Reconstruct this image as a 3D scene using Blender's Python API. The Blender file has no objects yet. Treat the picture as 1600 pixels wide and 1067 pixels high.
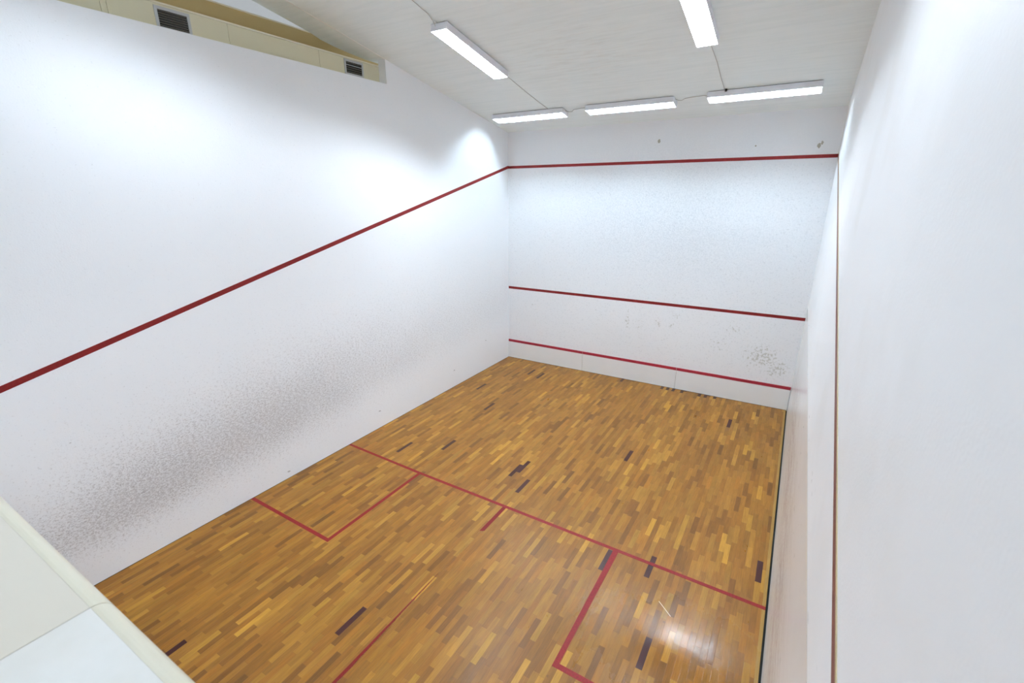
import bpy, bmesh, math, random
from mathutils import Vector, Matrix
random.seed(7)

# ------------------------------------------------------------------ scene, camera, world, exposure
SC = bpy.context.scene
COL = SC.collection
SC.view_settings.view_transform = 'Standard'
SC.view_settings.look = 'None'
SC.view_settings.gamma = 1
SC.view_settings.use_curve_mapping = False
SC.view_settings.exposure = 0.40
try:
    SC.cycles.use_denoising = True
    SC.cycles.max_bounces = 14
    SC.cycles.diffuse_bounces = 10
    SC.cycles.glossy_bounces = 5
    SC.cycles.sample_clamp_indirect = 6
except Exception:
    pass

F_PX, PPX, PPY = 734.588, -4.386, 13.732
PITCH, YAW, ROLL = 0.32363, 0.54366, -0.00539
ca, sa, cb, sb = math.cos(PITCH), math.sin(PITCH), math.cos(YAW), math.sin(YAW)
fwd = Vector((-sb * ca, cb * ca, -sa))
rgt0 = Vector((cb, sb, 0))
up0 = rgt0.cross(fwd)
rgt = rgt0 * math.cos(ROLL) + up0 * math.sin(ROLL)
upv = -rgt0 * math.sin(ROLL) + up0 * math.cos(ROLL)
cam_d = bpy.data.cameras.new('camera')
cam = bpy.data.objects.new('camera', cam_d)
COL.objects.link(cam)
M = Matrix(((rgt.x, upv.x, -fwd.x), (rgt.y, upv.y, -fwd.y), (rgt.z, upv.z, -fwd.z)))
cam.matrix_world = Matrix.Translation((6.06377, -0.27972, 4.09669)) @ M.to_4x4()
cam_d.sensor_width = 36
cam_d.lens = F_PX * 36 / 1600
cam_d.shift_x = -PPX / 1600
cam_d.shift_y = PPY / 1600
cam_d.clip_start = 0.02
cam_d.dof.use_dof = True
cam_d.dof.focus_distance = 7.0
cam_d.dof.aperture_fstop = 3.2
SC.camera = cam

world = bpy.data.worlds.new('world')
SC.world = world
world.use_nodes = True
world.node_tree.nodes['Background'].inputs[0].default_value = (0.8, 0.85, 0.9, 1)
world.node_tree.nodes['Background'].inputs[1].default_value = 0.55

LAMP_WARM, LAMP_REAR, LAMP_COOL, LAMP_FILL = 300.0, 262.0, 165.0, 90.0
WARM = (0.765, 0.88, 1.0)
COOL = (0.69, 0.865, 1.0)

# ------------------------------------------------------------------ dimensions
W, L = 6.4, 9.75
SLOPE = 0.191
ZF = 5.39
def ceil_z(y): return ZF + SLOPE * (L - y)
YB = -3.2            # back of the gallery
ZP = 3.04            # top of the parapet

# ------------------------------------------------------------------ helpers
def s2l(c):
    return tuple(((v / 255) / 12.92 if v / 255 <= 0.04045 else ((v / 255 + 0.055) / 1.055) ** 2.4) for v in c) + (1,)

def tag(o, label=None, cat=None, group=None, kind=None):
    if label: o['label'] = label
    if cat: o['category'] = cat
    if group: o['group'] = group
    if kind: o['kind'] = kind
    return o

def link(name, bm, mat, parent=None, smooth=False):
    me = bpy.data.meshes.new(name)
    bm.normal_update()
    bm.to_mesh(me); bm.free()
    if smooth:
        for p in me.polygons: p.use_smooth = True
    o = bpy.data.objects.new(name, me)
    if mat: me.materials.append(mat)
    COL.objects.link(o)
    if parent: o.parent = parent
    return o

def empty(name, loc=(0, 0, 0), rot=(0, 0, 0)):
    o = bpy.data.objects.new(name, None)
    COL.objects.link(o)
    o.location = loc; o.rotation_euler = rot
    o.empty_display_size = 0.1
    return o

def box(bm, x0, x1, y0, y1, z0, z1, bevel=0):
    vs = [bm.verts.new(p) for p in [(x0, y0, z0), (x1, y0, z0), (x1, y1, z0), (x0, y1, z0), (x0, y0, z1), (x1, y0, z1), (x1, y1, z1), (x0, y1, z1)]]
    fs = [bm.faces.new([vs[i] for i in f]) for f in [(3, 2, 1, 0), (4, 5, 6, 7), (0, 1, 5, 4), (1, 2, 6, 5), (2, 3, 7, 6), (3, 0, 4, 7)]]
    if bevel:
        es = list({e for f in fs for e in f.edges})
        bmesh.ops.bevel(bm, geom=es, offset=bevel, segments=2, affect='EDGES', profile=0.5)
    return bm

def B(*a, bevel=0):
    return box(bmesh.new(), *a, bevel=bevel)

def prism(pts, axis, a, b):
    """polygon pts extruded along axis from a to b"""
    bm = bmesh.new()
    def P(p, t):
        return {'x': (t, p[0], p[1]), 'y': (p[0], t, p[1]), 'z': (p[0], p[1], t)}[axis]
    A = [bm.verts.new(P(p, a)) for p in pts]
    C = [bm.verts.new(P(p, b)) for p in pts]
    bm.faces.new(A); bm.faces.new(C[::-1])
    n = len(pts)
    for i in range(n):
        bm.faces.new([A[i], C[i], C[(i + 1) % n], A[(i + 1) % n]])
    bmesh.ops.recalc_face_normals(bm, faces=bm.faces)
    return bm

def tube(bm, pts, r, seg=8):
    pts = [Vector(p) for p in pts]
    rings = []
    for i, p in enumerate(pts):
        d = (pts[min(i + 1, len(pts) - 1)] - pts[max(i - 1, 0)]).normalized()
        ref = Vector((0, 0, 1)) if abs(d.z) < 0.9 else Vector((1, 0, 0))
        u = d.cross(ref).normalized(); v = d.cross(u)
        rings.append([bm.verts.new(p + (u * math.cos(t) + v * math.sin(t)) * r) for t in [2 * math.pi * k / seg for k in range(seg)]])
    for a, b in zip(rings, rings[1:]):
        for k in range(seg):
            bm.faces.new([a[k], a[(k + 1) % seg], b[(k + 1) % seg], b[k]])
    bm.faces.new(rings[0][::-1]); bm.faces.new(rings[-1])
    bmesh.ops.recalc_face_normals(bm, faces=bm.faces)
    return bm

# ------------------------------------------------------------------ node helper
class NT:
    def __init__(s, name):
        s.m = bpy.data.materials.new(name); s.m.use_nodes = True
        s.t = s.m.node_tree; s.b = s.t.nodes['Principled BSDF']; s.out = s.t.nodes['Material Output']
        s.co = s.t.nodes.new('ShaderNodeTexCoord')
    def n(s, typ, **kw):
        o = s.t.nodes.new(typ)
        for k, v in kw.items(): setattr(o, k, v)
        return o
    def put(s, sock, v):
        if isinstance(v, bpy.types.NodeSocket): s.t.links.new(v, sock)
        else: sock.default_value = v
    def math(s, op, a, b=0.0, c=None, clamp=False):
        o = s.n('ShaderNodeMath', operation=op, use_clamp=clamp)
        s.put(o.inputs[0], a); s.put(o.inputs[1], b)
        if c is not None: s.put(o.inputs[2], c)
        return o.outputs[0]
    def xyz(s):
        o = s.n('ShaderNodeSeparateXYZ'); s.t.links.new(s.co.outputs['Object'], o.inputs[0])
        return o.outputs[0], o.outputs[1], o.outputs[2]
    def noise(s, scale, detail=2, rough=0.5, sc=(1, 1, 1), off=(0, 0, 0)):
        mp = s.n('ShaderNodeMapping'); s.t.links.new(s.co.outputs['Object'], mp.inputs[0])
        mp.inputs['Scale'].default_value = sc; mp.inputs['Location'].default_value = off
        o = s.n('ShaderNodeTexNoise'); s.t.links.new(mp.outputs[0], o.inputs['Vector'])
        o.inputs['Scale'].default_value = scale; o.inputs['Detail'].default_value = detail
        o.inputs['Roughness'].default_value = rough
        return o.outputs[0]
    def step(s, v, a, b, lo=0.0, hi=1.0):
        o = s.n('ShaderNodeMapRange', interpolation_type='SMOOTHSTEP')
        s.put(o.inputs[0], v); s.put(o.inputs[1], a); s.put(o.inputs[2], b); s.put(o.inputs[3], lo); s.put(o.inputs[4], hi)
        return o.outputs[0]
    def mix(s, f, a, b):
        o = s.n('ShaderNodeMix', data_type='RGBA')
        s.put(o.inputs[0], f); s.put(o.inputs[6], a); s.put(o.inputs[7], b)
        return o.outputs[2]
    def gauss(s, u, v, cu, cv, su, sv):
        a = s.math('POWER', s.math('DIVIDE', s.math('SUBTRACT', u, cu), su), 2.0)
        b = s.math('POWER', s.math('DIVIDE', s.math('SUBTRACT', v, cv), sv), 2.0)
        return s.math('EXPONENT', s.math('MULTIPLY', s.math('ADD', a, b), -1.0))
    def curve(s, v, pts):
        """piecewise-linear function of v"""
        o = s.n('ShaderNodeFloatCurve')
        x0, x1 = pts[0][0], pts[-1][0]
        ys = [p[1] for p in pts]; y1 = max(ys) or 1
        c = o.mapping.curves[0]
        P = [((x - x0) / (x1 - x0), y / y1) for x, y in pts]
        c.points[0].location = P[0]; c.points[1].location = P[-1]
        for p in P[1:-1]: c.points.new(*p)
        o.mapping.update()
        s.put(o.inputs['Value'], s.math('DIVIDE', s.math('SUBTRACT', v, x0), x1 - x0, clamp=True))
        return s.math('MULTIPLY', o.outputs[0], y1)
    def bump(s, h, strength, dist):
        o = s.n('ShaderNodeBump'); o.inputs['Strength'].default_value = strength; o.inputs['Distance'].default_value = dist
        s.t.links.new(h, o.inputs['Height']); s.t.links.new(o.outputs[0], s.b.inputs['Normal'])
    def col(s, v): s.put(s.b.inputs['Base Color'], v)
    def rough(s, v): s.put(s.b.inputs['Roughness'], v)

def simple(name, rgb, rough=0.5, metal=0, var=0.04, scale=6):
    m = NT(name)
    c = s2l(rgb)
    d = tuple(v * (1 - var * 2) for v in c[:3]) + (1,)
    m.col(m.mix(m.noise(scale, 3), d, c)); m.rough(rough); m.b.inputs['Metallic'].default_value = metal
    return m.m

WHITE = s2l((243, 245, 248))
GRIME = s2l((176, 170, 168))
SPECK = s2l((118, 110, 110))

def plaster_base(m, bump=0.15):
    h = m.math('ADD', m.noise(70, 3), m.math('MULTIPLY', m.noise(22, 2), 0.6))
    m.bump(h, bump, 0.006)

# left wall: dense ball marks in a band above the floor
def mat_left():
    m = NT('left_wall_paint'); x, y, z = m.xyz()
    zc = m.curve(y, [(0, .60), (2, .78), (4, 1.0), (6, 1.2), (9.75, 1.4)])
    su = m.curve(y, [(0, .60), (2, .95), (4, 1.2), (6, 1.3), (9.75, 1.3)])
    amp = m.curve(y, [(0, .5), (.8, .85), (1.6, 1.0), (3.2, .98), (4.5, .86), (6, .68), (7.5, .55), (9.75, .45)])
    dz = m.math('SUBTRACT', z, zc)
    below = m.math('LESS_THAN', dz, 0.0)
    s_ = m.math('MULTIPLY', su, m.math('SUBTRACT', 1.0, m.math('MULTIPLY', below, 0.50)))
    g = m.math('EXPONENT', m.math('MULTIPLY', m.math('POWER', m.math('DIVIDE', dz, s_), 2.0), -1.0))
    D = m.math('MULTIPLY', g, amp)
    D = m.math('MULTIPLY', D, m.step(m.noise(1.1, 2), .25, .6, .92, 1.06))
    n1 = m.math('ADD', m.math('MULTIPLY', m.noise(40, 1, .5, sc=(1, .6, 1.3)), .42), m.math('MULTIPLY', m.noise(95, 1, .5, sc=(1, .65, 1.2), off=(2, 1, 5)), .58))
    thr = m.math('SUBTRACT', .66, m.math('MULTIPLY', D, .185))
    marks = m.step(m.math('SUBTRACT', n1, thr), -.05, .10)
    n2 = m.noise(26, 2, .55, sc=(1, .5, 1.5), off=(3, 7, 2))
    thr2 = m.math('SUBTRACT', .80, m.math('MULTIPLY', D, .11))
    near = m.curve(y, [(0, 1), (2.2, 1), (4.5, .35), (9.75, .1)])
    big = m.math('MULTIPLY', m.step(m.math('SUBTRACT', n2, thr2), 0.0, .05), near)
    # a few lone marks
    n3 = m.noise(9, 1, .4, sc=(1, .7, 1.6), off=(1, 2, 9))
    lone = m.math('MULTIPLY', m.step(n3, .80, .82), m.step(z, 2.4, 1.9))
    c = m.mix(m.math('MULTIPLY', m.math('MULTIPLY', D, D), .28), WHITE, GRIME)
    c = m.mix(m.math('MULTIPLY', marks, m.math('ADD', .26, m.math('MULTIPLY', D, .22))), c, s2l((150, 142, 140)))
    c = m.mix(m.math('MULTIPLY', big, .6), c, SPECK)
    c = m.mix(m.math('MULTIPLY', lone, .5), c, SPECK)
    m.col(c)
    m.rough(m.step(z, 2.0, 2.4, .42, .6))
    plaster_base(m, .15)
    return m.m

def mat_front():
    m = NT('front_wall_paint'); x, y, z = m.xyz()
    c = WHITE
    # blue-grey ball haze above the service line
    hz = m.gauss(x, z, 3.6, 3.5, 2.4, 1.25)
    sp = m.step(m.noise(45, 2, .5), .35, .70)
    c = m.mix(m.math('MULTIPLY', m.math('MULTIPLY', hz, .42), m.math('ADD', .55, m.math('MULTIPLY', sp, .6))), c, s2l((178, 184, 192)))
    allsp = m.math('MULTIPLY', m.step(m.noise(33, 3, .6, off=(4, 4, 4)), .55, .7), m.step(z, 4.6, 4.5))
    c = m.mix(m.math('MULTIPLY', allsp, .16), c, s2l((140, 145, 150)))
    # worn blotches between tin and service line
    blobs = None
    for cu, cv, su, sv, a in [(3.08, 1.38, .07, .33, 1.0), (3.35, 1.3, .22, .2, .7), (3.75, 1.42, .14, .15, .9), (4.1, 1.62, .2, .12, .8), (4.05, 1.4, .14, .1, .8),
                              (5.0, 1.15, .35, .28, .7), (5.25, 1.5, .28, .2, .75), (5.8, 1.0, .5, .35, 1.0), (6.1, .8, .3, .25, 1.0), (.78, 1.48, .25, .2, .6), (2.5, 1.45, .35, .25, .5), (3.1, 1.0, .05, .3, .5)]:
        g = m.math('MULTIPLY', m.gauss(x, z, cu, cv, su, sv), a)
        blobs = g if blobs is None else m.math('MAXIMUM', blobs, g)
    thr = m.math('SUBTRACT', .74, m.math('MULTIPLY', blobs, .28))
    wear = m.step(m.math('SUBTRACT', m.noise(20, 4, .66, off=(8, 1, 3)), thr), 0.0, .08)
    c = m.mix(m.math('MULTIPLY', wear, .55), c, s2l((176, 176, 164)))
    # chips above the out line
    for cu, cv, su, sv in [(3.43, 5.03, .03, .045), (6.10, 4.82, .03, .05), (6.14, 4.86, .02, .035), (5.14, 4.86, .015, .015)]:
        g = m.math('ADD', m.gauss(x, z, cu, cv, su, sv), m.math('MULTIPLY', m.math('SUBTRACT', m.noise(40, 2), .5), .8))
        c = m.mix(m.math('MULTIPLY', m.step(g, .45, .55), .8), c, s2l((150, 142, 118)))
    m.col(c); m.rough(.5)
    plaster_base(m, .15)
    return m.m

def mat_right():
    m = NT('right_wall_paint'); x, y, z = m.xyz()
    low = m.step(z, 2.085, 2.075)
    c = m.mix(low, s2l((245, 246, 248)), s2l((238, 239, 239)))
    zc = m.curve(y, [(0, .7), (3, .75), (5, .95), (8, 1.0), (9.75, 1.0)])
    g = m.math('EXPONENT', m.math('MULTIPLY', m.math('POWER', m.math('DIVIDE', m.math('SUBTRACT', z, zc), .55), 2.0), -1.0))
    a = m.curve(y, [(0, .5), (2, .8), (4, 1), (7.5, .75), (9.2, .25), (9.75, 0)])
    D = m.math('MULTIPLY', g, a)
    st = m.step(m.noise(9, 4, .6, sc=(1, .25, 2.2)), .34, .66)
    sp = m.step(m.noise(40, 3, .6, sc=(1, .5, 1.3)), .42, .62)
    c = m.mix(m.math('MULTIPLY', D, m.math('ADD', .08, m.math('ADD', m.math('MULTIPLY', st, .36), m.math('MULTIPLY', sp, .22)))), c, s2l((172, 150, 142)))
    lone = m.step(m.noise(11, 1, .4, sc=(1, .5, 2), off=(3, 3, 3)), .74, .77)
    c = m.mix(m.math('MULTIPLY', m.math('MULTIPLY', lone, m.step(z, 2.5, 2.2)), .35), c, SPECK)
    blot = m.step(m.noise(1.2, 3, .55, off=(5, 5, 5)), .48, .7)
    c = m.mix(m.math('MULTIPLY', blot, .12), c, s2l((214, 208, 196)))
    m.col(c)
    m.rough(m.mix(low, (.5, .5, .5, 1), (.24, .24, .24, 1)))
    h = m.math('ADD', m.noise(70, 3), m.math('MULTIPLY', m.noise(24, 2), .6))
    h = m.math('MULTIPLY', h, m.step(low, 0, 1, 1.0, .12))
    m.bump(h, .14, .006)
    return m.m

def mat_ceiling():
    m = NT('ceiling_paint'); x, y, z = m.xyz()
    s1 = m.noise(5, 4, .6, sc=(.25, 3.2, 1))
    c = m.mix(m.step(s1, .35, .75), s2l((241, 248, 248)), s2l((235, 243, 243)))
    st = m.math('MULTIPLY', m.gauss(x, y, 2.9, 6.8, 1.0, .9), m.step(m.noise(9, 4, .65, sc=(.35, 2.6, 1)), .45, .7))
    c = m.mix(m.math('MULTIPLY', st, .22), c, s2l((196, 190, 180)))
    m.col(c); m.rough(.8)
    # board-marked shuttering lines running across the room
    ln = m.math('ABSOLUTE', m.math('SUBTRACT', m.math('FRACT', m.math('MULTIPLY', y, 5.0)), .5))
    h = m.math('ADD', m.math('MULTIPLY', m.step(ln, .0, .06), .5), m.noise(30, 3, .6, sc=(.3, 1.4, 1)))
    m.bump(h, .10, .006)
    return m.m

def mat_wood():
    m = NT('parquet'); x, y, z = m.xyz()
    att = m.n('ShaderNodeAttribute', attribute_name='plank', attribute_type='GEOMETRY')
    uv = m.n('ShaderNodeUVMap', uv_map='plank_uv')
    sep = m.n('ShaderNodeSeparateXYZ'); m.t.links.new(uv.outputs[0], sep.inputs[0])
    u, v = sep.outputs[0], sep.outputs[1]      # metres from the plank's corner; z-free
    # grain along y, shifted per plank with the attribute's alpha
    grain = m.noise(60, 4, .6, sc=(1.6, .10, 1))
    grain2 = m.noise(14, 3, .6, sc=(1.5, .22, 1), off=(4, 2, 0))
    g = m.math('ADD', m.math('MULTIPLY', m.math('SUBTRACT', grain, .5), .7), m.math('MULTIPLY', m.math('SUBTRACT', grain2, .5), .6))
    mul = m.n('ShaderNodeMix', data_type='RGBA', blend_type='MULTIPLY'); mul.inputs[0].default_value = 1
    gg = m.math('ADD', 1.0, g)
    cc = m.n('ShaderNodeCombineColor'); m.put(cc.inputs[0], gg); m.put(cc.inputs[1], gg); m.put(cc.inputs[2], gg)
    m.t.links.new(att.outputs['Color'], mul.inputs[6]); m.t.links.new(cc.outputs[0], mul.inputs[7])
    c = mul.outputs[2]
    # thin joints
    eu = m.math('MINIMUM', u, m.math('SUBTRACT', 1.0, u)); ev = m.math('MINIMUM', v, m.math('SUBTRACT', 1.0, v))
    gap = m.math('MAXIMUM', m.step(eu, .035, .0), m.step(ev, .007, .0))
    c = m.mix(m.math('MULTIPLY', gap, .30), c, s2l((92, 58, 30)))
    # knots and worn grey patches
    kn = m.step(m.noise(7, 2, .5, off=(9, 9, 0)), .76, .80)
    c = m.mix(m.math('MULTIPLY', kn, .5), c, s2l((84, 58, 38)))
    m.col(c)
    pol = m.gauss(x, y, 5.75, 3.3, .75, .5)
    nz = m.noise(6, 4, .65, sc=(1, .5, 1))
    r = m.math('SUBTRACT', .32, m.math('MULTIPLY', pol, .22))
    r = m.math('ADD', r, m.math('MULTIPLY', m.math('SUBTRACT', nz, .5), .22))
    m.rough(m.math('MAXIMUM', r, .1))
    h = m.math('ADD', m.math('MULTIPLY', gap, -.5), m.math('ADD', m.noise(13, 3, .55, sc=(1, .4, 1)), m.math('MULTIPLY', grain, .25)))
    m.bump(h, .3, .005)
    m.b.inputs['Specular IOR Level'].default_value = .27
    return m.m

def mat_paintline(name, rgb, worn=0.0, floor=False):
    m = NT(name)
    c = s2l(rgb)
    n = m.noise(45, 4, .65)
    d = tuple(v * .78 for v in c[:3]) + (1,)
    m.col(m.mix(m.step(n, .35, .65), d, c)); m.rough(.5); m.b.inputs['Specular IOR Level'].default_value = .22
    if worn:
        x, y, z = m.xyz()
        w = m.curve(y, [(0, .056), (1.5, .042), (2.3, .027), (2.9, .012), (3.15, .0), (3.74, .0), (3.82, .08), (4.4, .08)])
        w = m.math('ADD', w, m.math('MULTIPLY', m.math('SUBTRACT', m.noise(30, 5, .7, sc=(1, .25, 1)), .55), .035))
        vis = m.step(m.math('SUBTRACT', m.math('SUBTRACT', x, 3.152), w), .004, -.004, 0, .88)
        vis = m.math('MAXIMUM', vis, m.step(m.noise(9, 4, .7, sc=(1, .3, 1)), .45, .75, .0, .28))
        tr = m.n('ShaderNodeBsdfTransparent'); mx = m.n('ShaderNodeMixShader')
        m.t.links.new(vis, mx.inputs[0]); m.t.links.new(tr.outputs[0], mx.inputs[1]); m.t.links.new(m.b.outputs[0], mx.inputs[2])
        m.t.links.new(mx.outputs[0], m.out.inputs[0])
    return m.m

def mat_emit(name, rgb, s):
    m = NT(name); m.b.inputs['Base Color'].default_value = (.9, .9, .9, 1)
    m.b.inputs['Emission Color'].default_value = rgb + (1,); m.b.inputs['Emission Strength'].default_value = s
    return m.m

def mat_coping():
    m = NT('coping_tile')
    x, y, z = m.xyz()
    c = m.mix(m.step(m.noise(2.5, 4, .6), .35, .7), s2l((229, 228, 224)), s2l((220, 217, 210)))
    m.col(m.mix(m.step(x, 4.583, 4.584), s2l((214, 207, 193)), c))
    m.rough(m.step(m.noise(3, 1, .5), .2, .8, .20, .28)); m.bump(m.noise(7, 2), .12, .01)
    return m.m

M_LEFT, M_FRONT, M_RIGHT, M_CEIL, M_WOOD = mat_left(), mat_front(), mat_right(), mat_ceiling(), mat_wood()
M_PLAIN = simple('plain_wall_paint', (242, 242, 242), .6, var=.01)
M_RED_WALL = mat_paintline('red_wall_line', (130, 32, 32))
M_RED_RIGHT = mat_paintline('red_brown_wall_line', (136, 88, 84))
M_RED_TIN = mat_paintline('red_tin_strip', (172, 50, 64))
M_RED_FLOOR = mat_paintline('red_floor_line', (140, 34, 34))
M_RED_WORN = mat_paintline('worn_red_floor_line', (134, 30, 30), worn=1)
M_TIN = simple('tin_white', (242, 243, 243), .38, var=.03, scale=3)
M_DARK = simple('dark_gap', (22, 24, 20), .9)
M_HOUS = simple('lamp_housing_white', (236, 237, 243), .4, var=.01)
M_LOUV = simple('lamp_louvre_white', (225, 225, 222), .35, var=.01)
M_REFL = simple('lamp_reflector', (235, 235, 235), .3, var=.01)
M_WARM = mat_emit('warm_tube', WARM, LAMP_WARM)
M_FILL = mat_emit('fill_tube', WARM, LAMP_FILL)
M_REAR = mat_emit('rear_tube', WARM, LAMP_REAR)
M_COOL = mat_emit('cool_tube', COOL, LAMP_COOL)
M_CABLE = simple('cable_grey', (188, 186, 180), .6)
M_BLACK = simple('black_plastic_and_gap_shade', (28, 26, 26), .5)
M_CREAM = simple('cream_board', (222, 214, 184), .55, var=.03, scale=4)
M_CREAM_EDGE = simple('pale_cream_edge', (232, 224, 200), .55)
M_OCHRE = simple('ochre_board', (196, 172, 118), .6, var=.04, scale=3)
M_ALU = simple('vent_frame_aluminium', (190, 192, 192), .45, var=.03, scale=20)
M_SLAT = simple('vent_slat', (112, 108, 98), .5, metal=0.3)
M_VENT_SHADE = simple('vent_shade_black', (14, 14, 14), .9)
M_COPE = mat_coping()
M_NOSE = simple('nosing_cream', (210, 204, 184), .35, var=.02)
M_GROUT = simple('joint_grout', (176, 172, 164), .8)
M_GALL = simple('gallery_floor_tile', (150, 142, 132), .4)

# ------------------------------------------------------------------ floor: one mesh of planks
def build_floor():
    me = bpy.data.meshes.new('floor')
    verts, faces, cols, uvs = [], [], [], []
    PW, PL, X0 = .06, .365, .01
    XR = 6.345
    base = [(172, 124, 66), (167, 119, 62), (176, 129, 69), (161, 114, 60), (180, 134, 74), (156, 109, 57), (170, 124, 70), (174, 122, 62)]
    light = [(194, 147, 80), (204, 158, 84), (190, 146, 84)]
    deep = [(142, 98, 54), (148, 104, 58), (138, 96, 56)]
    DARK = (62, 27, 24)
    # dark inlaid planks: (x centre, y start)
    dk = [(5.43, 2.986), (2.80, 1.822), (4.25, 6.322), (2.85, 5.013), (2.915, 5.165), (3.16, 4.71), (6.335 - .03, 4.65), (5.185, 4.09),
          (4.735, 3.93), (1.603, .66), (1.46, 5.1), (.90, 4.66), (1.255, 6.73), (.525, 7.50), (1.08, 8.85), (1.385, 8.745), (5.47, 8.385)]
    # planks cut against the front wall: (x centre, y start)
    ends = [(3.085, 9.53), (3.97, 9.56), (4.10, 9.56), (4.22, 9.56), (4.40, 9.56), (4.46, 9.68), (4.76, 9.56), (4.88, 9.56), (4.94, 9.68), (5.06, 9.60)]
    rows = {}
    def row_of(x): return int(math.floor((x - X0) / PW))
    for x, y in dk: rows.setdefault(row_of(x), []).append((y, 0))
    for x, y in ends: rows.setdefault(row_of(x), []).append((y, 1))
    def quad(x0, x1, y0, y1, c, a=1):
        i = len(verts)
        verts.extend([(x0, y0, 0), (x1, y0, 0), (x1, y1, 0), (x0, y1, 0)])
        faces.append((i, i + 1, i + 2, i + 3)); cols.append(s2l(c)); uvs.extend([(0, 0), (1, 0), (1, 1), (0, 1)])
    n = int((XR - X0) / PW) + 1
    prev = 0
    for r in range(-1, n):
        xa, xb = max(0, X0 + r * PW), min(XR, X0 + (r + 1) * PW)
        if xb - xa < .002: continue
        sp = sorted(rows.get(r, []))
        if sp: off = sp[0][0] % PL
        else:
            off = (prev + random.choice([.33, .5, .66, .42, .25, .58]) * PL + random.uniform(-.03, .03)) % PL
        prev = off
        cuts = [0.0]; y = off
        while y < L:
            if y > .01: cuts.append(y)
            y += PL
        cuts.append(L)
        dark_iv = []
        for y0, kind in sp:
            y1 = L if kind else y0 + PL
            cuts = [c for c in cuts if not (y0 - .04 < c < y1 + (.04 if not kind else 0) - 1e-6)] + [y0, y1]
            dark_iv.append((y0, y1))
        cuts = sorted(set(round(c, 4) for c in cuts))
        for a, b in zip(cuts, cuts[1:]):
            if b - a < .002: continue
            mid = (a + b) / 2
            if any(p - .001 <= mid <= q for p, q in dark_iv):
                c = DARK
            else:
                t = random.random()
                c = random.choice(light) if t < .08 else random.choice(deep) if t < .17 else random.choice(base)
                k = random.uniform(.93, 1.07)
                c = (c[0] * k * .85, c[1] * k * .795, c[2] * k * .53)
            quad(xa, xb, a, b, c)
    # continuous border board along the right-hand wall
    quad(XR, 6.378, 0, L, (160, 122, 60))
    me.from_pydata(verts, [], faces)
    ca_ = me.color_attributes.new('plank', 'FLOAT_COLOR', 'CORNER')
    k = 0
    for fi, f in enumerate(me.polygons):
        for _ in f.loop_indices:
            ca_.data[k].color = cols[fi]; k += 1
    ul = me.uv_layers.new(name='plank_uv')
    for i, u in enumerate(uvs): ul.data[i].uv = u
    # thickness below the planks
    bm = bmesh.new(); bm.from_mesh(me)
    bmesh.ops.remove_doubles(bm, verts=[], dist=0)
    b0 = [bm.verts.new(p) for p in [(0, 0, -.03), (6.378, 0, -.03), (6.378, L, -.03), (0, L, -.03)]]
    b1 = [bm.verts.new(p) for p in [(0, 0, -.0001), (6.378, 0, -.0001), (6.378, L, -.0001), (0, L, -.0001)]]
    bm.faces.new(b0[::-1])
    for i in range(4): bm.faces.new([b0[i], b0[(i + 1) % 4], b1[(i + 1) % 4], b1[i]])
    bm.to_mesh(me); bm.free()
    me.materials.append(M_WOOD)
    o = bpy.data.objects.new('floor', me); COL.objects.link(o)
    return tag(o, kind='structure')

floor = build_floor()
FL = (0.0002, 0.0012)
# short line, very slightly skewed like the real one
tag(link('short_line', prism([(0.0, 4.352 + .055), (1.6, 4.352 - .0), (6.378, 4.277), (6.378, 4.325), (1.6, 4.402), (0.0, 4.352 + .10)], 'z', *FL), M_RED_FLOOR, floor))
def sy(x): return 4.352 - (x - 1.6) * .075 / 4.778
for nm in ('left_box', 'right_box'):
    # slim corner lines drawn as one painted band
    if nm == 'left_box':
        bm = prism([(0, 2.655), (1.605, 2.635), (1.605, 2.685), (0, 2.705)], 'z', *FL)
        bm2 = prism([(1.605, 2.635), (1.655, 2.635), (1.652, sy(1.65)), (1.602, sy(1.6))], 'z', *FL)
    else:
        bm = prism([(4.802, 2.610), (6.378, 2.600), (6.378, 2.654), (4.802, 2.664)], 'z', *FL)
        bm2 = prism([(4.752, 2.610), (4.802, 2.610), (4.808, sy(4.8)), (4.743, sy(4.75))], 'z', *FL)
    me2 = bpy.data.meshes.new('t'); bm2.to_mesh(me2); bm2.free(); bm.from_mesh(me2); bpy.data.meshes.remove(me2)
    link('service_box_line', bm, M_RED_FLOOR, floor)
bm = bmesh.new()
bm.faces.new([bm.verts.new(p) for p in [(3.150, 0, .001), (3.205, 0, .001), (3.215, sy(3.2), .001), (3.160, sy(3.2), .001)]])
link('half_court_line', bm, M_RED_WORN, floor)
# scratch in the varnish inside the right service box
link('scratch', prism([(5.405, 3.83), (5.555, 3.70), (5.56, 3.706), (5.41, 3.837)], 'z', .0002, .0006), simple('scratch_pale', (226, 200, 160), .4), floor)

# dark expansion gap beside the right wall, ground below
g = tag(link('trim_1', B(6.378, 6.42, 0, L, -.06, -.02), M_DARK), kind='structure')
for i, (nm, a) in enumerate([('trim_2', (0, .006, 0, L, .0001, .004)), ('trim_3', (0.006, 6.378, 9.722, 9.728, .0001, .004))]):
    tag(link(nm, B(*a), simple('joint_shadow_filler', (78, 62, 44), .9)), kind='structure')

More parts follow.
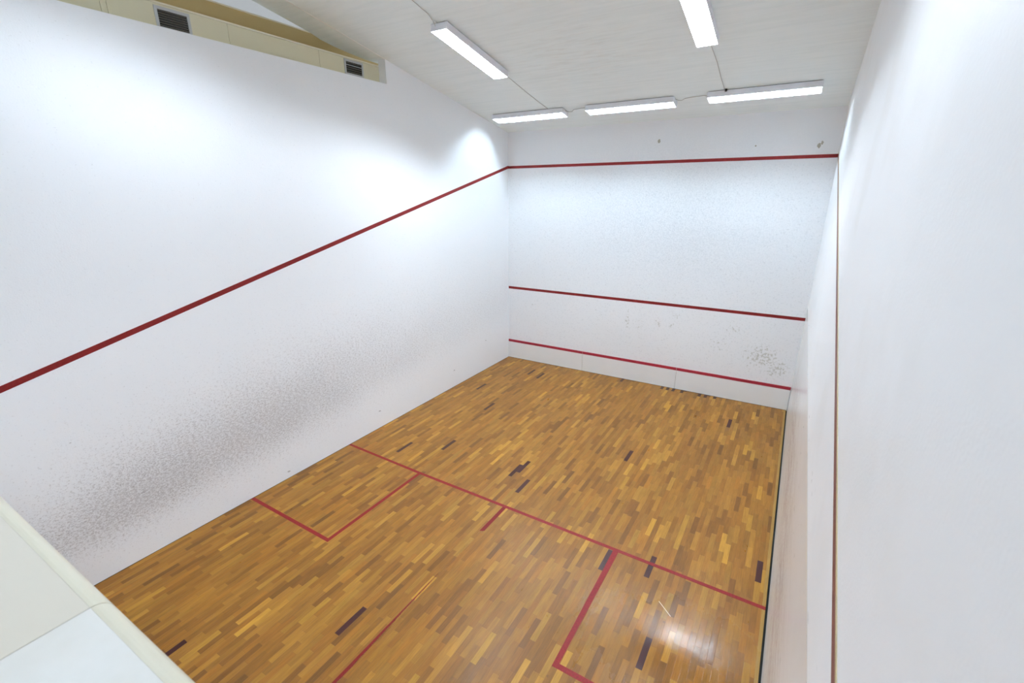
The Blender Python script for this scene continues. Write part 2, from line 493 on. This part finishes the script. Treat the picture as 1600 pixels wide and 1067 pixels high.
# ------------------------------------------------------------------ walls
OY0, OY1, OZ = .5, 6.0, 5.757
T = .152
wall_left = tag(link('wall_left', prism([(YB, -.06), (L + .2, -.06), (L + .2, ceil_z(L + .2)), (OY1, ceil_z(OY1)), (OY1, OZ), (OY0, OZ), (OY0, ceil_z(OY0)), (YB, ceil_z(YB))], 'x', -T, 0), M_LEFT), kind='structure')
wall_front = tag(link('wall_front', B(0, W, L, L + .2, -.06, ZF + .001), M_FRONT), kind='structure')
wall_right = tag(link('wall_right', prism([(YB, -.06), (L + .2, -.06), (L + .2, ceil_z(L + .2)), (YB, ceil_z(YB))], 'x', W, W + .2), M_RIGHT), kind='structure')
wall_back = tag(link('wall_back', B(0, W, -.22, 0, -.06, ZP - .03), M_PLAIN), kind='structure')
wall_gallery = tag(link('wall_gallery', B(-T, W + .2, YB - .2, YB, -.06, ceil_z(YB) + .1), M_PLAIN), kind='structure')
gallery_floor = tag(link('floor_gallery', B(0, W, YB, -.22, 1.85, 2.0), M_GALL), kind='structure')

# painted lines on the walls
LT = .0015
link('out_line', B(0, W, L - LT, L - .0001, 4.622, 4.678), M_RED_WALL, wall_front)
link('service_line', B(0, W, L - LT, L - .0001, 1.812, 1.872), M_RED_WALL, wall_front)
def ol(y): return 4.625 + (y - L) * (4.625 - 2.195) / L
def side_line(x0, x1, mat, par):
    link('out_line', prism([(0, ol(0)), (L, ol(L)), (L, ol(L) + .062), (0, ol(0) + .062)], 'x', x0, x1), mat, par)
side_line(.0001, LT, M_RED_WALL, wall_left)
side_line(W - LT - .001, W - .0001, M_RED_RIGHT, wall_right)
# thin cream strip just above the right-hand line
tag(link('cream_strip', prism([(0, ol(0) + .064), (L, ol(L) + .064), (L, ol(L) + .080), (0, ol(0) + .086)], 'x', W - .003, W - .0001), simple('cream_strip_paint', (206, 190, 150), .6, var=.15, scale=60), wall_right), label='thin cream strip above the red line')

# ------------------------------------------------------------------ ceiling, with its curled free edge over the opening in the left wall
def build_ceiling():
    bm = bmesh.new()
    TH = .03
    outline = [(W + .2, L + .2), (W + .2, YB), (-.14, YB), (-.14, OY0)]
    edge = [(-.46, OY0), (-.46, 4.1), (-.455, 4.6), (-.455, 5.0), (-.49, 5.2), (-.47, 5.43), (-.42, 5.66), (-.342, 5.905), (-.225, 6.11), (-.14, 6.14)]
    pts = outline + edge + [(-.14, L + .2)]
    lo = [bm.verts.new((x, y, ceil_z(y))) for x, y in pts]
    hi = [bm.verts.new((x, y, ceil_z(y) + TH)) for x, y in pts]
    bm.faces.new(lo); bm.faces.new(hi[::-1])
    n = len(pts)
    for i in range(n): bm.faces.new([lo[i], lo[(i + 1) % n], hi[(i + 1) % n], hi[i]])
    bmesh.ops.recalc_face_normals(bm, faces=bm.faces)
    return bm
ceiling = tag(link('ceiling', build_ceiling(), M_CEIL), kind='structure')
# pale seam bead where the ceiling crosses the line of the wall
link('edge_bead', prism([(OY0, ceil_z(OY0) - .003), (OY1, ceil_z(OY1) - .003), (OY1, ceil_z(OY1) - .0001), (OY0, ceil_z(OY0) - .0001)], 'x', -.012, .004), M_PLAIN, ceiling)

# ------------------------------------------------------------------ duct boxing with vents in the opening
duct = empty('duct_boxing', (-.15, .5, OZ - .06))
tag(duct, 'long cream panelled duct boxing behind the opening at the top of the left wall', 'duct')
def rel(bm, o):
    bmesh.ops.translate(bm, verts=bm.verts, vec=-Vector(o.location)); return bm
joints = [.5, 2.315, 2.37, 3.577, 4.863, 6.0]
for a, b in zip(joints, joints[1:]):
    link('panel', rel(B(-.178, -.153, a + .002, b - .002, OZ - .06, 6.012, bevel=.0015), duct), M_CREAM, duct)
link('top_trim', rel(B(-.18, -.1525, .5, 6.0, 6.014, 6.034, bevel=.002), duct), M_CREAM_EDGE, duct)
link('duct_top', rel(B(-.46, -.179, .5, 6.0, 5.99, 6.010), duct), M_CREAM, duct)

def vent(y0, y1, z0, z1, nslat, label):
    root = empty('vent_grille', (-.1525, (y0 + y1) / 2, z0))
    tag(root, label, 'vent', 'metal vent grilles in the cream duct boxing')
    h, w, f = z1 - z0, (y1 - y0) / 2, .03
    bm = bmesh.new()
    for a in [(0, .010, -w, w, 0, f), (0, .010, -w, w, h - f, h), (0, .010, -w, -w + f, f, h - f), (0, .010, w - f, w, f, h - f)]: box(bm, *a, bevel=.0015)
    link('frame', bm, M_ALU, root)
    link('vent_shade_sheet', B(.0005, .002, -w + f, w - f, f, h - f), M_VENT_SHADE, root)  # black sheet behind the slats, painting the dark inside of the vent
    for k in range(nslat):
        zz = f + (h - 2 * f) * (k + .5) / nslat
        t = .0032
        link('slat', prism([(.0025, zz - t), (.010, zz + t), (.010, zz + t + .0022), (.0025, zz - t + .0022)], 'y', -w + f, w - f), M_SLAT if nslat > 5 or k != nslat - 2 else M_ALU, root)
vent(2.795, 3.150, 5.772, 5.992, 7, 'wider black-slatted vent grille nearer the viewer, further left in the cream boxing')
vent(5.300, 5.665, 5.790, 6.000, 5, 'smaller vent grille near the far end of the cream boxing, close to the ceiling corner')

oc = link('duct_backboard', B(-.52, -.497, .5, 6.9, 6.0, 6.305), M_OCHRE)
tag(oc, 'ochre yellow board standing behind the cream duct boxing, under the ceiling edge', 'board')
link('top_lip', B(-.525, -.492, .5, 6.9, 6.305, 6.322), M_CREAM_EDGE, oc)
tag(link('wall_beyond', B(-2.6, -2.5, -1, 8, 5.2, 8.6), M_PLAIN), kind='structure')
tag(link('ceiling_beyond', B(-2.6, -.14, -1, 8, 8.2, 8.3), M_PLAIN), kind='structure')

# ------------------------------------------------------------------ tin along the foot of the front wall
tin = empty('tin', (0, L, 0))
tag(tin, 'low white tin boards with a red top strip along the foot of the front wall', 'tin')
for a, b in [(0.004, 2.058), (2.066, 4.236), (4.244, 6.390)]:
    p = link('board', B(a, b, -.024, -.001, .004, .428, bevel=.0015), M_TIN, tin)
    link('red_strip', B(a, b, -.026, -.001, .4285, .486, bevel=.001), M_RED_TIN, p)
for xx in (2.062, 4.240):
    link('joint_strip', B(xx - .003, xx + .003, -.018, -.002, .004, .484), M_GROUT, tin)

# ------------------------------------------------------------------ parapet coping in the foreground
def coping(x0, x1, label):
    o = link('coping_slab', B(x0, x1, -.30, -.0242, ZP - .035, ZP, bevel=.0006), M_COPE)
    tag(o, label, 'coping slab', 'pale coping slabs on the gallery parapet')
    arc = [(-.024 + .048 * math.sin(t), ZP - .048 + .048 * math.cos(t)) for t in [math.pi / 2 * k / 8 for k in range(9)]]
    link('rounded_nosing', prism([(-.024, ZP - .06)] + arc + [(.024, ZP - .06)], 'x', x0, x1), M_NOSE, o)
coping(0, 4.582, 'longer pale coping slab at the left edge, beyond the hairline joint, meeting the left wall')
coping(4.585, W, 'pale glossy coping slab in the bottom left corner, on the near side of the joint')
jt = link('joint_filler', B(4.5815, 4.5855, -.298, -.025, ZP - .03, ZP - .0012), M_GROUT, wall_back)

# ------------------------------------------------------------------ fluorescent luminaires
LEN, WID, HGT = 1.57, .262, .096
def make_luminaire(tube_mat):
    root = empty('ceiling_luminaire')
    bm = bmesh.new(); t = .006
    hx, hy = LEN / 2, WID / 2
    box(bm, -hx, hx, -hy, hy, -.014, -.008)
    box(bm, -hx, -hx + t, -hy, hy, -HGT, -.014); box(bm, hx - t, hx, -hy, hy, -HGT, -.014)
    box(bm, -hx + t, hx - t, -hy, -hy + t, -HGT, -.014); box(bm, -hx + t, hx - t, hy - t, hy, -HGT, -.014)
    link('housing', bm, M_HOUS, root)
    link('shadow_gap_plate', B(-hx + .012, hx - .012, -hy + .012, hy - .012, -.008, -.0005), M_BLACK, root)  # plate made black to draw the dark shadow line above the housing
    link('reflector', B(-hx + t, hx - t, -hy + t, hy - t, -.020, -.0145), M_REFL, root)
    for sy_ in (-1, 1):
        link('fluorescent_tube', tube(bmesh.new(), [(-hx + .03, sy_ * hy * .5, -.034), (hx - .03, sy_ * hy * .5, -.034)], .013, 10), tube_mat, root, smooth=False)
    bm = bmesh.new()
    box(bm, -hx + t, hx - t, -.003, .003, -HGT + .011, -.020)
    n = 18
    for k in range(1, n):
        x = -hx + t + (LEN - 2 * t) * k / n
        for a, b in ((-hy + t, -.003), (.003, hy - t)):
            box(bm, x - .0016, x + .0016, a, b, -HGT + .002, -.066)
    link('louvre', bm, M_LOUV, root)
    return root

def copy_tree(o, parent=None):
    c = o.copy(); COL.objects.link(c)
    if parent: c.parent = parent
    for ch in [x for x in bpy.data.objects if x.parent == o]: copy_tree(ch, c)
    return c

tilt = -math.atan(SLOPE)
protoC = make_luminaire(M_COOL)
protoW = make_luminaire(M_WARM)
protoR = make_luminaire(M_REAR)
protoFill = make_luminaire(M_FILL)  # unseen luminaires added over the gallery as fill for the court
GRP = 'white twin-tube louvred ceiling luminaires'
def mid(y): return ceil_z(y) - .002
def place(o, x, y, along_y, label):
    # plane of the ceiling: rotate about x by -atan(slope); long axis along x or y
    R = Matrix.Rotation(tilt, 4, 'X')
    if along_y: R = R @ Matrix.Rotation(math.pi / 2, 4, 'Z')
    o.matrix_world = Matrix.Translation((x, y, mid(y))) @ R
    tag(o, label, 'ceiling light', GRP)
spots = [(protoC, 1.103, 8.745, False, 'cool white ceiling light beside the left wall, leftmost of the row by the front wall'),
         (protoC, 3.124, 8.745, False, 'cool white ceiling light in the middle of the row by the front wall'),
         (protoC, 5.222, 8.710, False, 'cool white ceiling light beside the right wall, rightmost of the row by the front wall'),
         (protoW, 1.571, 6.190, True, 'warm white ceiling light on the left, running lengthwise towards the leftmost front light'),
         (protoW, 4.682, 6.130, True, 'warm white ceiling light on the right, cut by the top of the picture'),
         (protoR, 1.571, 2.60, True, 'ceiling light further back on the left half of the ceiling, above the service box'),
         (protoR, 4.682, 2.60, True, 'ceiling light further back on the right half of the ceiling, above the service box'),
         (protoFill, 1.9, -1.70, False, 'unseen fill light added over the viewing gallery, on its left half'),
         (protoFill, 4.5, -1.70, False, 'unseen fill light added over the viewing gallery, on its right half')]
used = set()
for pr, x, y, ay, lab in spots:
    o = pr if pr.name not in used else copy_tree(pr)
    used.add(pr.name)
    place(o, x, y, ay, lab)

# ------------------------------------------------------------------ cables
def cz(y, d=.008): return ceil_z(y) - d
def cable(pts, label, r=.004):
    o = link('power_cable', tube(bmesh.new(), [(x, y, cz(y, d)) for x, y, d in pts], r, 8), M_CABLE, smooth=True)
    return tag(o, label, 'cable', 'thin grey power cables on the ceiling')
c1 = cable([(1.585, 3.40, .008), (1.588, 4.2, .008), (1.59, 4.91, .008), (1.575, 5.2, .008), (1.545, 5.30, .012), (1.535, 5.37, .03), (1.53, 5.392, .055)], 'thin grey cable running back from the left long light to the top of the picture')
c2 = cable([(1.60, 6.985, .02), (1.585, 7.1, .008), (1.57, 7.8, .008), (1.57, 8.3, .008), (1.582, 8.595, .008)], 'thin grey cable between the left long light and the leftmost of the three')
c3 = cable([(4.69, 6.93, .015), (4.686, 7.0, .008), (4.70, 7.6, .008), (4.69, 8.1, .008), (4.69, 8.55, .008)], 'thin grey cable from the right long light to the rightmost of the three')
c4 = cable([(1.893, 8.72, .03), (1.92, 8.85, .01), (1.97, 8.86, .007), (2.04, 8.77, .007), (2.2, 8.74, .007), (2.30, 8.74, .007), (2.336, 8.76, .02)], 'short cable bridging the left and middle lights of the row of three')
c5 = cable([(3.914, 8.68, .03), (3.94, 8.80, .01), (3.99, 8.83, .008), (4.06, 8.76, .007), (4.2, 8.73, .007), (4.37, 8.72, .007), (4.43, 8.74, .02)], 'short cable bridging the middle and right lights of the row of three')
for x, y, lab in [(1.535, 5.375, 'small pale cable clip at the near end of the left long light')]:
    o = link('cable_clip', B(x - .012, x + .012, y - .02, y + .02, cz(y, .03), cz(y, .002), bevel=.003), M_LOUV)
    tag(o, lab, 'cable clip')
cg = link('cable_gland', tube(bmesh.new(), [(4.712, 8.565, cz(8.565, .001)), (4.712, 8.562, cz(8.565, .035))], .017, 12), M_BLACK)
tag(cg, 'small black cable gland at the near edge of the rightmost light', 'cable gland')
